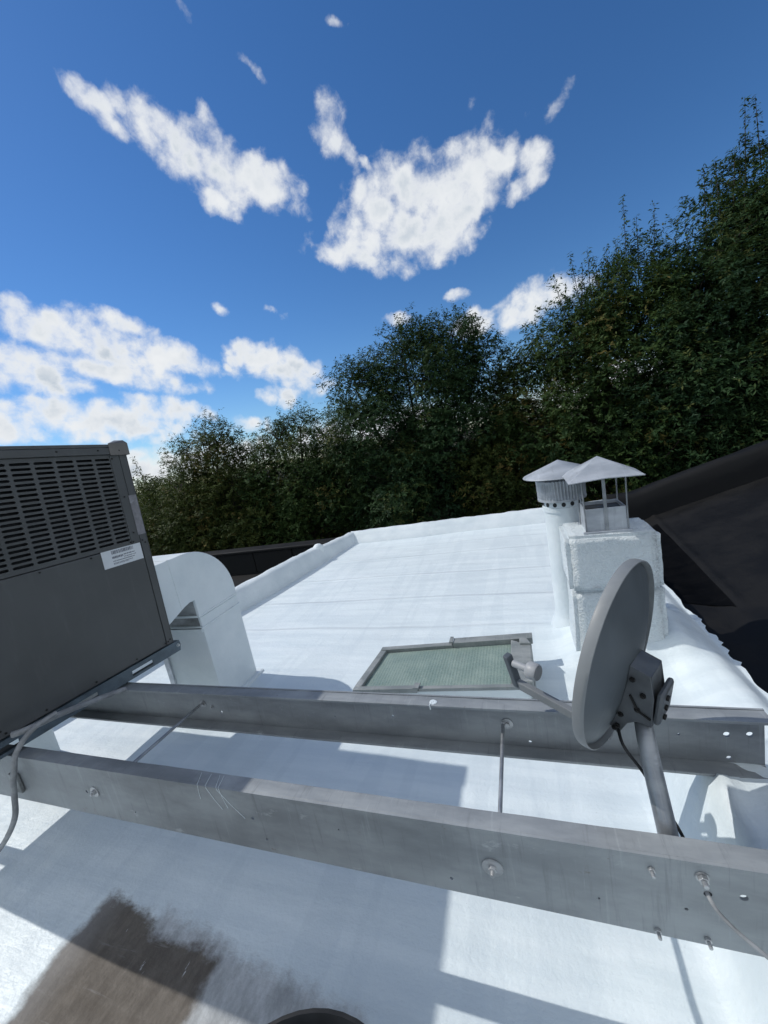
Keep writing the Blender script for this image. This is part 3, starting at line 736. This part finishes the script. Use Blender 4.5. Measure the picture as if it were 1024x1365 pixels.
quadbox('joint_clip', [(-.575, farY(-.56)-.034), (-.553, farY(-.56)-.034), (-.553, farY(-.56)+.038), (-.575, farY(-.56)+.038)], .197, .207, 'sky_frame', .001)
quadbox('glass_pane', [(X0+.048, nearY(X0)+.036), (X1-.076, nearY(X1)+.042), (X1-.076, farY(X1)-.032), (X0+.086, farY(X0)-.032)], .1502, .160, 'glass', 0)

# ------------------------------------------------------------------ chimney, flue and vent pipe
ch = empty('chimney', (.48, 2.65, 0), label='rough white stuccoed chimney block standing behind the satellite dish', cat='chimney')
def stucco_box(name, x0, x1, y0, y1, z0, z1, amp, top_drop=0.0, nx=22, flare=0.0):
    bm = bmesh.new(); bmesh.ops.create_cube(bm, size=1.0)
    bmesh.ops.bevel(bm, geom=bm.edges[:], offset=.05, segments=2, affect='EDGES')
    bmesh.ops.subdivide_edges(bm, edges=bm.edges[:], cuts=9, use_grid_fill=True)
    for q in bm.verts:
        t = q.co.z+.5
        k = 1+flare*(1-t)**3
        x = lerp(x0, x1, .5+q.co.x*k); y = lerp(y0, y1, .5+q.co.y*k); z = lerp(z0, z1, t)
        d = amp*(nz(x*11, y*11, z*11)+.6*nz(x*27, y*27, z*27))
        n = q.normal
        q.co = (x+n.x*d, y+n.y*d, z+n.z*d-top_drop*(t > .8)*(x-x0)/(x1-x0))
    me = bpy.data.meshes.new(name); bm.to_mesh(me); bm.free()
    for p in me.polygons: p.use_smooth = True
    inv = Matrix.Translation(-ch.location); me.transform(inv); me.materials.append(M['stucco'])
    o = bpy.data.objects.new(name, me); COL.objects.link(o); o.parent = ch
    return o
stucco_box('chimney_base', .232, .728, 2.488, 2.815, -.05, .485, .004, flare=.12)
stucco_box('chimney_block', .220, .722, 2.475, 2.83, .475, .835, .006, .015)
fl = empty('flue_cap', (.462, 2.64, .83), label='square galvanized chimney flue with pyramid rain cap on four legs', cat='vent')
for a, b, c, d in ((-.108, .108, -.108, -.103), (-.108, .108, .103, .108), (-.108, -.103, -.1025, .1025), (.103, .108, -.1025, .1025)):
    box('flue_wall', a, b, c, d, -.02, .150, 'galv', fl, .001)
box('base_flange', -.130, .130, -.130, -.109, -.012, .012, 'galv', fl, .003); box('base_flange', -.130, .130, .109, .130, -.012, .012, 'galv', fl, .003)
for x in (-1, 1):
    for y in (-1, 1):
        tube('leg', [(x*.112, y*.112, -.005), (x*.113, y*.113, .15), (x*.116, y*.116, .36)], .0045, 'mast', fl, 6)
box('leg', -.009, .009, -.118, -.112, -.005, .37, 'mast', fl, .001)
box('soot', -.1025, .1025, -.1025, .1025, .02, .128, 'black', fl, 0)
cs = .194; V = [(-cs, -cs, .335), (cs, -cs, .335), (cs, cs, .335), (-cs, cs, .335), (0, 0, .452), (-cs, -cs, .330), (cs, -cs, .330), (cs, cs, .330), (-cs, cs, .330), (0, 0, .444)]
V += [(0, -cs, .345), (cs, 0, .345), (0, cs, .345), (-cs, 0, .345), (0, -cs, .340), (cs, 0, .340), (0, cs, .340), (-cs, 0, .340)]
Fc = [(0, 10, 4), (10, 1, 4), (1, 11, 4), (11, 2, 4), (2, 12, 4), (12, 3, 4), (3, 13, 4), (13, 0, 4), (5, 9, 14), (14, 9, 6), (6, 9, 15), (15, 9, 7), (7, 9, 16), (16, 9, 8), (8, 9, 17), (17, 9, 5)]
for a, b, c, d in ((0, 10, 14, 5), (10, 1, 6, 14), (1, 11, 15, 6), (11, 2, 7, 15), (2, 12, 16, 7), (12, 3, 8, 16), (3, 13, 17, 8), (13, 0, 5, 17)): Fc.append((a, b, c, d))
mk('rain_cap', V, Fc, 'cap_white', fl)
vp = empty('vent_pipe', (.272, 2.965, 0), label='round white vent pipe with ribbed collar and shallow cone cap', cat='vent')
v, f = lathev([(.175, -.03), (.165, .02), (.140, .07), (.130, .10), (.127, .14), (.127, .90), (.134, .902), (.134, .935), (.127, .937), (.127, 1.02), (.105, 1.02), (.105, .7)], 32)
mk('pipe', v, f, 'duct', vp, smooth=True, autosmooth=35)
n = 96; V, Fc = [], []
for z, rr in ((.985, .150), (.990, .155), (1.125, .158), (1.13, .150)):
    for k in range(n):
        a = 2*math.pi*k/n; r = rr+(.0035 if k % 2 else -.0035)*(.986 < z < 1.129); V.append((r*math.cos(a), r*math.sin(a), z))
for i in range(3):
    for k in range(n): Fc.append((i*n+k, i*n+(k+1) % n, (i+1)*n+(k+1) % n, (i+1)*n+k))
mk('ribbed_collar', V, Fc, 'galv', vp)
v, f = lathev([(.150, .980), (.160, .982), (.160, .996), (.150, .998)], 40); mk('collar_ring', v, f, 'galv', vp, smooth=True, autosmooth=35)
for k in range(14):
    a = 2*math.pi*k/14+.2; c, s = math.cos(a), math.sin(a); vv = []
    ring = [Vector((.1285*c, .1285*s, .958))+Vector((-s, c, 0))*.014*math.cos(t)+Vector((0, 0, 1))*.016*math.sin(t) for t in [2*math.pi*j/10 for j in range(10)]]
    mk('vent_hole', ring+[p-Vector((c, s, 0))*.003 for p in ring], [tuple(range(10)), tuple(reversed(range(10, 20)))]+[(j, (j+1) % 10, 10+(j+1) % 10, 10+j) for j in range(10)], 'black', vp)
v, f = lathev([(.001, 1.258), (.05, 1.238), (.236, 1.165), (.244, 1.158), (.243, 1.154), (.05, 1.228), (.001, 1.247)], 40); mk('cone_cap', v, f, 'cap_white', vp, smooth=True, autosmooth=50)
for k in range(4):
    a = math.pi/2*k+.6; tube('leg', [(.13*math.cos(a), .13*math.sin(a), .99), (.14*math.cos(a), .14*math.sin(a), 1.2)], .007, 'galv', vp, 6)

# ------------------------------------------------------------------ satellite dish
DC = Vector((.1937, 1.102, .914)); DN = Vector((-.839, .518, .165)).normalized()
DS = Vector((0, 0, 1)).cross(DN).normalized(); DU = DN.cross(DS)
sd = empty('satellite_dish', (.222, .87, .50), label='grey satellite dish seen from behind on a bent mast by the beams', cat='satellite dish')
def dloc(s, u, n): return DC+DS*s+DU*u+DN*n
A_, B_ = .248, .272
def dish_ring(k, off, n=56): return [dloc(A_*k*math.cos(2*math.pi*j/n), B_*k*math.sin(2*math.pi*j/n), off) for j in range(n)]
def bowl(t): return -.046*(1-t*t)-.004
n = 56; V, Fc = [], []
rings = [(t, bowl(t)) for t in (.05, .2, .35, .5, .65, .8, .9, .96)]
for t, o in rings: V += dish_ring(t, o)
for i in range(len(rings)-1):
    for k in range(n): Fc.append((i*n+k, i*n+(k+1) % n, (i+1)*n+(k+1) % n, (i+1)*n+k))
Fc.append(tuple(range(n)))
m0 = len(V)
for t, o in rings: V += dish_ring(t, o+.003)
for i in range(len(rings)-1):
    for k in range(n): Fc.append((m0+i*n+k, m0+(i+1)*n+k, m0+(i+1)*n+(k+1) % n, m0+i*n+(k+1) % n))
Fc.append(tuple(reversed(range(m0, m0+n))))
mk('reflector', V, Fc, 'dish', sd, smooth=True, autosmooth=60, world_co=True)
V, Fc = [], []
prof = [(.955, -.006), (.975, -.003), (.99, -.020), (1.0, -.019), (1.004, -.012), (1.004, .003), (.995, .008), (.97, .003), (.955, .001)]
for t, o in prof: V += dish_ring(t, o)
for i in range(len(prof)):
    j = (i+1) % len(prof)
    for k in range(n): Fc.append((i*n+k, i*n+(k+1) % n, j*n+(k+1) % n, j*n+k))
mk('rim', V, Fc, 'dish_rim', sd, smooth=True, autosmooth=60, world_co=True)
def frame_box(name, c, ax, hx, hy, hz, mat, parent, bevel=.003):
    ex, ey, ez = ax; V = [c+ex*hx*a+ey*hy*b+ez*hz*d for a in (-1, 1) for b in (-1, 1) for d in (-1, 1)]
    return mk(name, V, BOXF, mat, parent, bevel=bevel, world_co=True)
# folded bracket: two cheeks and a back plate, cut like the photo's sheet metal
def cheek(name, s, pts, th, mat='bracket'):
    V = [dloc(s-th, u, o) for u, o in pts]+[dloc(s+th, u, o) for u, o in pts]; k = len(pts)
    return mk(name, V, [tuple(range(k)), tuple(reversed(range(k, 2*k)))]+[(j, (j+1) % k, k+(j+1) % k, k+j) for j in range(k)], mat, sd, bevel=.002, world_co=True)
CH = [(.012, -.049), (-.040, -.048), (-.115, -.040), (-.160, -.032), (-.205, -.020), (-.222, -.044), (-.172, -.062), (-.152, -.082), (-.148, -.116), (-.06, -.112), (.002, -.098)]
bk = cheek('bracket', -.043, CH, .0025)
cheek('bracket', .043, CH, .0025)
V = [dloc(s, u, o) for s in (-.0405, .0405) for u, o in ((.001, -.099), (-.145, -.117), (-.145, -.113), (.001, -.095))]
mk('bracket_plate', V, [(0, 1, 2, 3), (7, 6, 5, 4), (0, 4, 5, 1), (1, 5, 6, 2), (2, 6, 7, 3), (3, 7, 4, 0)], 'bracket', sd, world_co=True)
V = [dloc(s, u, o) for s in (-.06, .06) for u, o in ((.01, -.0475), (-.20, -.0275), (-.20, -.0245), (.01, -.0445))]
for (u, o) in ((-.025, -.060), (-.060, -.088), (-.110, -.080), (-.150, -.044), (-.192, -.040), (-.203, -.034)):
    p = dloc(.0458, u, o)-sd.location; b = hexbolt('bolt', sd, p, DS, .0075, .006, None, .004); b.data.materials[0] = M['screw']
V = [dloc(s, u, o) for s in (-.0405, .0405) for u, o in ((.011, -.050), (.0005, -.0985), (-.003, -.0985), (.0075, -.050))]
mk('bracket_plate', V, [(0, 1, 2, 3), (7, 6, 5, 4), (0, 4, 5, 1), (1, 5, 6, 2), (2, 6, 7, 3), (3, 7, 4, 0)], 'bracket', sd, world_co=True)
cl = frame_box('clamp', dloc(0, -.085, -.124), (DS, DU, DN), .048, .048, .008, 'bracket', sd, .008)
for u in (-.03, 0, .03):
    p = dloc(.02, -.085+u, -.1325)-sd.location; b = hexbolt('bolt', cl, p, -DN, .008, .006, None, .0); b.data.materials[0] = M['screw']
tube('adjuster', [dloc(.049, -.075, -.060), dloc(.050, -.112, -.082), dloc(.049, -.122, -.112)], .0035, 'screw', sd, 6, world_co=True)
# mast with foot plate bolted behind the near beam
mt = Vector(dloc(0, -.13, -.078))
path = spline([(.240, .866, .42), (.238, .875, .50), (.234, .905, .575), (.232, .965, .655), (.233, 1.02, .72), (mt.x, mt.y, mt.z-.03), (mt.x-.003, mt.y, mt.z+.03)], 6)
tube('mast', path, .0220, 'mast', sd, 20, world_co=True)
box('foot_plate', .150, .300, .8075, .8125, .385, .585, 'mast', sd, .004, world_co=True)
box('foot_hinge', .200, .272, .813, .862, .40, .46, 'mast', sd, .004, world_co=True)
# arm and receiver
ab = dloc(0, -B_-.010, -.018); ae = dloc(0, -B_-.010, .300)
ax = (ae-ab).normalized(); s = DS; w = ax.cross(s)
frame_box('arm', (ab+ae)/2, (s, w, ax), .0115, .0145, (ae-ab).length/2, 'dish_rim', sd, .003)
yk = frame_box('receiver_yoke', ae+DU*.045+ax*.012, (s, (DU*.9-ax*-.40).normalized(), ax), .017, .056, .010, 'dish', sd, .004)
lnb_c = ae+DU*.075
ldir = (DC-lnb_c).normalized(); ldir = (ldir*.7+(-DN)*.6-DU*.25).normalized()
tube('receiver_neck', [lnb_c-ldir*.010, lnb_c+ldir*.050], .0125, 'lnb', sd, 16, world_co=True)
tube('receiver_head', [lnb_c+ldir*.045, lnb_c+ldir*.050, lnb_c+ldir*.078, lnb_c+ldir*.083], [.024, .029, .029, .0265], 'lnb', sd, 24, world_co=True)
tube('receiver_face', [lnb_c+ldir*.0832, lnb_c+ldir*.0850], .0245, 'lnb_dark', sd, 24, world_co=True)
o = tube('coaxial_cable', spline([dloc(.02, -.20, -.03), (.178, 1.02, .69), (.213, .985, .640), (.240, .945, .595), (.268, .90, .545), (.284, .872, .47), (.286, .862, .41)], 6), .0042, 'black', None, 8)
tag(o, 'thin black coaxial cable running down behind the dish mast', 'cable')
o = tube('wire', spline([(.276, .84, .525), (.276, .792, .5225), (.292, .77, .505), (.33, .745, .485), (.39, .72, .455), (.50, .68, .41), (.62, .62, .384)], 6), .0042, 'conduit', None, 8)
tag(o, 'grey wire pulled through a hole in the nearest beam', 'wire')

# invented tub shape for an unidentified dark arc; rim just enters bottom edge
bk = empty('round_standin', (-.545, .262, 0), label='black round tub-shaped stand-in just showing at the bottom edge of the picture', cat='tub')
v, f = lathev([(.001, .004), (.24, .004), (.282, .28), (.292, .287), (.292, .300), (.283, .302), (.272, .28), (.235, .02), (.001, .018)], 48)
mk('standin_body', v, f, 'black', bk, smooth=True, autosmooth=40)
v, f = lathev([(.001, .27), (.268, .27), (.268, .24), (.001, .24)], 40); mk('standin_fill', v, f, 'black', bk, smooth=True, autosmooth=40)

# ------------------------------------------------------------------ trees
TREES={
 'right':[(5.87, 12.03, 5.35, 1.19), (5.04, 11.52, 4.25, 1.29), (6.22, 11.89, 3.94, 1.66), (4.06, 10.95, 3.14, 1.29), (5.13, 11.16, 2.18, 1.86), (3.95, 10.62, 1.6, 1.49), (5.7, 11.04, 0.43, 1.99), (3.44, 10.27, 0.71, 1.24), (4.66, 10.51, -0.35, 1.49)],
 'mid':[(2.29, 11.5, 3.76, 0.93), (3.27, 11.88, 3.84, 1.11), (1.65, 11.11, 2.88, 1.11), (2.92, 11.49, 2.45, 1.67), (1.88, 10.87, 1.19, 1.48), (3.2, 11.2, 0.37, 1.3), (0.73, 10.46, 1.23, 0.93), (1.88, 10.6, -0.28, 1.3)],
 'gap':[(0.21, 11.48, 1.92, 0.98), (0.22, 11.64, 2.73, 0.65), (0.26, 11.27, 0.69, 1.23), (-0.7, 10.81, 0.07, 1.13)],
 'centre':[(-2.63, 11.34, 3.78, 1.03), (-1.39, 11.79, 3.79, 0.99), (-4.03, 10.72, 3.21, 0.81), (-2.33, 11.28, 2.87, 1.61), (-0.75, 11.91, 3.19, 0.96), (-3.68, 10.6, 1.86, 1.39), (-1.93, 11.09, 1.09, 1.5), (-0.85, 11.56, 1.51, 1.07), (-3.06, 10.52, 0.25, 1.5)],
 'cl':[(-5.88, 10.43, -0.52, 1.4), (-6.99, 10.04, -0.42, 1.17), (-6.18, 10.89, 2.5, 0.58), (-6.84, 10.6, 2.26, 0.7), (-5.36, 11.08, 1.92, 0.89), (-6.37, 10.53, 0.97, 1.4), (-5.09, 10.9, 0.48, 1.29), (-7.38, 10.16, 0.94, 1.05)],
 'left':[(-8.78, 9.4, -0.41, 1.29), (-9.8, 9.0, -0.55, 1.05), (-10.62, 8.82, 0.07, 0.82), (-8.63, 10.01, 2.58, 0.65), (-9.02, 9.79, 2.14, 0.89), (-9.91, 9.31, 1.32, 0.98), (-8.32, 9.85, 1.12, 1.12), (-9.38, 9.29, 0.17, 1.17), (-7.82, 9.84, 0.1, 1.17)],
 'farleft':[(-13.48, 11.28, 1.47, 0.58), (-13.89, 10.93, 0.4, 0.88), (-13.11, 11.21, 0.38, 0.82)],
 'back1':[(-3.59, 14.59, -0.06, 2.19), (-5.41, 13.72, -1.15, 1.46)],
 'back2':[(-0.01, 15.81, -0.49, 2.05), (-1.58, 14.97, -1.91, 1.75)],
 'back3':[(3.88, 17.19, -0.69, 2.34), (2.28, 16.29, -2.39, 1.75)],
 'back4':[(6.72, 17.11, -0.88, 2.46), (5.25, 16.32, -2.21, 1.91)],
 'back6':[(-13.86, 13.03, 0.02, 1.82), (-11.97, 13.71, -0.03, 1.82), (-15.84, 12.2, -0.57, 1.33)],
 'back5':[(-5.62, 14.92, -0.13, 1.87), (-7.73, 14.11, -0.33, 1.87), (-9.59, 13.33, -0.88, 1.56)],
}
GROUND = -4.6
rng = np.random.default_rng(11)
def limb(path, r0, r1): return tubev(path, [lerp(r0, r1, i/(len(path)-1)) for i in range(len(path))], 7, False)
def leaves_for(twigs, rngl, size):
    """twigs: list of (origin, direction, length, n leaves) arrays -> diamond leaf blades along them"""
    o, d, ln, n = twigs
    m = len(o); N = m*n
    t = (np.tile(np.arange(n), m)+rngl.uniform(.2, .8, N))/n
    O = np.repeat(o, n, 0); Dd = np.repeat(d, n, 0); Ln = np.repeat(ln, n)
    droop = np.zeros((N, 3)); droop[:, 2] = -.22*(t*Ln)**2/np.maximum(Ln, .05)
    p = O+Dd*(t*Ln)[:, None]+droop
    rnd3 = rngl.normal(size=(N, 3))
    nn = Dd*.7+np.array([0, 0, .75])+rngl.normal(size=(N, 3))*.42; nn /= np.linalg.norm(nn, axis=1)[:, None]   # blades face out and up
    ax = np.cross(nn, rnd3); ax = ax/(np.linalg.norm(ax, axis=1)[:, None]+1e-9)*.9+Dd*.35+np.array([0, 0, -.25]); ax /= np.linalg.norm(ax, axis=1)[:, None]
    wv = np.cross(nn, ax); wv /= np.linalg.norm(wv, axis=1)[:, None]+1e-9
    L = size*rngl.uniform(.65, 1.35, N)[:, None]; w = L*rngl.uniform(.26, .40, N)[:, None]
    v = np.stack([p, p+ax*L*.45+wv*w*.5+nn*L*.05, p+ax*L, p+ax*L*.45-wv*w*.5+nn*L*.05], 1).reshape(-1, 3)
    return v, N
def leaf_mesh(name, v, N, tint, mat, parent):
    me = bpy.data.meshes.new(name); me.vertices.add(N*4); me.vertices.foreach_set('co', v.astype(np.float32).ravel())
    me.loops.add(N*4); me.loops.foreach_set('vertex_index', np.arange(N*4, dtype=np.int32))
    me.polygons.add(N); me.polygons.foreach_set('loop_start', np.arange(0, N*4, 4, dtype=np.int32))
    try: me.polygons.foreach_set('loop_total', np.full(N, 4, dtype=np.int32))
    except Exception: pass
    at = me.attributes.new('tint', 'FLOAT', 'FACE'); at.data.foreach_set('value', tint.astype(np.float32))
    me.update(calc_edges=True); me.materials.append(M[mat])
    o = bpy.data.objects.new(name, me); COL.objects.link(o); o.parent = parent
    return o
def tree(key, label, mat, size=.105, dens=1.0, shoots=(), name='leafy_tree'):
    sp = TREES[key]
    cx = sum(s[0] for s in sp)/len(sp); cy = sum(s[1] for s in sp)/len(sp)
    base = Vector((cx, cy, GROUND))
    root = empty(name, base, label=label, cat='tree', group='trees behind the roof')
    rl = np.random.default_rng(abs(hash(key)) % 1000 if False else sum(ord(c) for c in key))
    b = np.array(base)
    parts = []; top = max(s[2] for s in sp)
    fork = Vector((cx, cy, lerp(GROUND, min(s[2] for s in sp), .75)))
    parts.append(limb(spline([(cx, cy, GROUND-.1), (cx+.08, cy-.05, lerp(GROUND, fork.z, .5)), fork], 4), .17, .11))
    os_, ds_, ls_ = [], [], []
    for (x, y, z, r) in sp:
        c = Vector((x, y, z)); mid = fork.lerp(c, .5)+Vector((rl.uniform(-.2, .2), rl.uniform(-.2, .2), -.1))
        parts.append(limb(spline([fork-Vector((0, 0, .2)), mid, c], 4), .075, .022))
        nb = int(7+6*r)
        for _ in range(nb):
            dv = rl.normal(size=3); dv[2] += .25; dv /= np.linalg.norm(dv)
            e = c+Vector(dv)*r*.85
            m2 = c.lerp(e, .5)+Vector((rl.uniform(-.1, .1), rl.uniform(-.1, .1), rl.uniform(0, .12)))
            parts.append(tubev([c, m2, e], [.018, .012, .005], 4, False))
        ncl = max(9, int(30*r*r*dens))
        dv = rl.normal(size=(ncl, 3)); dv /= np.linalg.norm(dv, axis=1)[:, None]
        rad = r*rl.uniform(.35, 1.0, ncl)**.6
        cc = np.array([x, y, z])+dv*rad[:, None]*np.array([1, 1, .95])
        cr = rl.uniform(.22, .60, ncl)*min(1.0, .5+.4*r)
        for q in range(ncl):
            nt_ = int(16+70*cr[q])
            pv = rl.normal(size=(nt_, 3)); pv /= np.linalg.norm(pv, axis=1)[:, None]
            os_.append(cc[q]+pv*(cr[q]*rl.uniform(.2, 1, nt_)**.5)[:, None])
            dd = pv*.8+dv[q]*.5+rl.normal(size=(nt_, 3))*.35+np.array([0, 0, .22]); dd /= np.linalg.norm(dd, axis=1)[:, None]
            ds_.append(dd); ls_.append(rl.uniform(.12, .30, nt_))
    o = np.concatenate(os_); d = np.concatenate(ds_); ln = np.concatenate(ls_)
    v, N = leaves_for((o, d, ln, 9), rl, size)
    cm = np.concatenate([np.full(len(a), rl.normal(.42, .24)) for a in os_]); tw = np.clip(cm+rl.normal(0, .12, len(o)), 0, 1); tint = np.clip(np.repeat(tw, 9)+rl.normal(0, .1, N), 0, 1)
    for (x, y, z, h, lean) in shoots:                      # upright pinnate shoots breaking the outline
        axv = np.array([lean, rl.uniform(-.05, .05), 1.0]); axv /= np.linalg.norm(axv)
        p0 = np.array([x, y, z]); p1 = p0+axv*h
        parts.append(tubev([tuple(p0-axv*.4), tuple((p0+p1)/2), tuple(p1)], [.012, .008, .003], 4, False))
        k = int(h*24); t = np.linspace(.02, 1, k)
        oo = p0+axv*(t*h)[:, None]; an = np.arange(k)*2.4
        dd = np.stack([np.cos(an), np.sin(an)*.8, np.full(k, .35)], 1); dd /= np.linalg.norm(dd, axis=1)[:, None]
        vv, n2 = leaves_for((oo, dd, .10*(1.25-t*.7), 3), rl, size*1.0)
        v = np.concatenate([v, vv]); N += n2; tint = np.concatenate([tint, np.clip(rl.normal(.6, .15, n2), 0, 1)])
    leaf_mesh('crown', v-b, N, tint, mat, root)
    pv, pf = merge(*parts); mk('trunk', [Vector(p)-base for p in pv], pf, 'bark', root, smooth=True)
    return root
tree('right', 'tallest dark tree at the right edge rising to the top', 'leaf_deep', .092, 1.0,
     [(5.75, 12.0, 6.2, 1.1, -.05), (5.45, 11.9, 6.0, 1.3, .02), (4.85, 11.6, 5.1, 1.1, -.05), (4.55, 11.5, 4.9, 1.2, 0), (4.15, 11.3, 4.3, .8, -.08), (5.15, 11.7, 5.5, .8, .05), (3.9, 11.1, 4.0, .8, -.1)])
tree('mid', 'tree with thin upright shoots left of the tallest tree', 'leaf_mid', .09, 1.0,
     [(1.9, 11.4, 4.3, .9, -.1), (2.2, 11.5, 4.4, .8, 0), (2.6, 11.6, 4.4, .8, .05), (1.55, 11.3, 3.9, .9, -.2), (3.1, 11.9, 4.6, 1.6, 0), (3.35, 11.9, 4.7, 1.0, 0), (3.7, 12.0, 4.6, 1.3, .05), (2.9, 11.8, 4.6, .7, -.05), (2.0, 11.45, 4.2, .7, .1), (2.4, 11.5, 4.3, .6, -.1)])
tree('gap', 'narrow dark tree in the dip between the centre tree and the shooting tree', 'leaf_olive', .09)
tree('centre', 'broad rounded dark green tree in the centre behind the roof', 'leaf_deep', .088, 1.0)
tree('cl', 'lower two headed tree just left of the centre tree', 'leaf_mid', .084)
tree('left', 'olive tinted bushy tree at the left end of the row', 'leaf_olive', .084)
tree('farleft', 'small thin distant tree beside the air conditioner', 'leaf_olive', .11, 1.2, [(-13.5, 11.2, 2.0, .9, -.3)])
tree('back1', 'dark tree filling in behind the centre tree', 'leaf_deep', .13, .8)
tree('back2', 'dark tree filling in behind the narrow tree', 'leaf_deep', .13, .8)
tree('back3', 'dark tree filling in behind the shooting tree', 'leaf_deep', .13, .8)
tree('back4', 'dark tree filling in behind the tallest tree', 'leaf_deep', .13, .8)
tree('back5', 'dark tree filling in behind the two headed tree', 'leaf_mid', .14, .9)
tree('back6', 'dark tree filling in behind the olive tinted tree', 'leaf_mid', .14, .9)
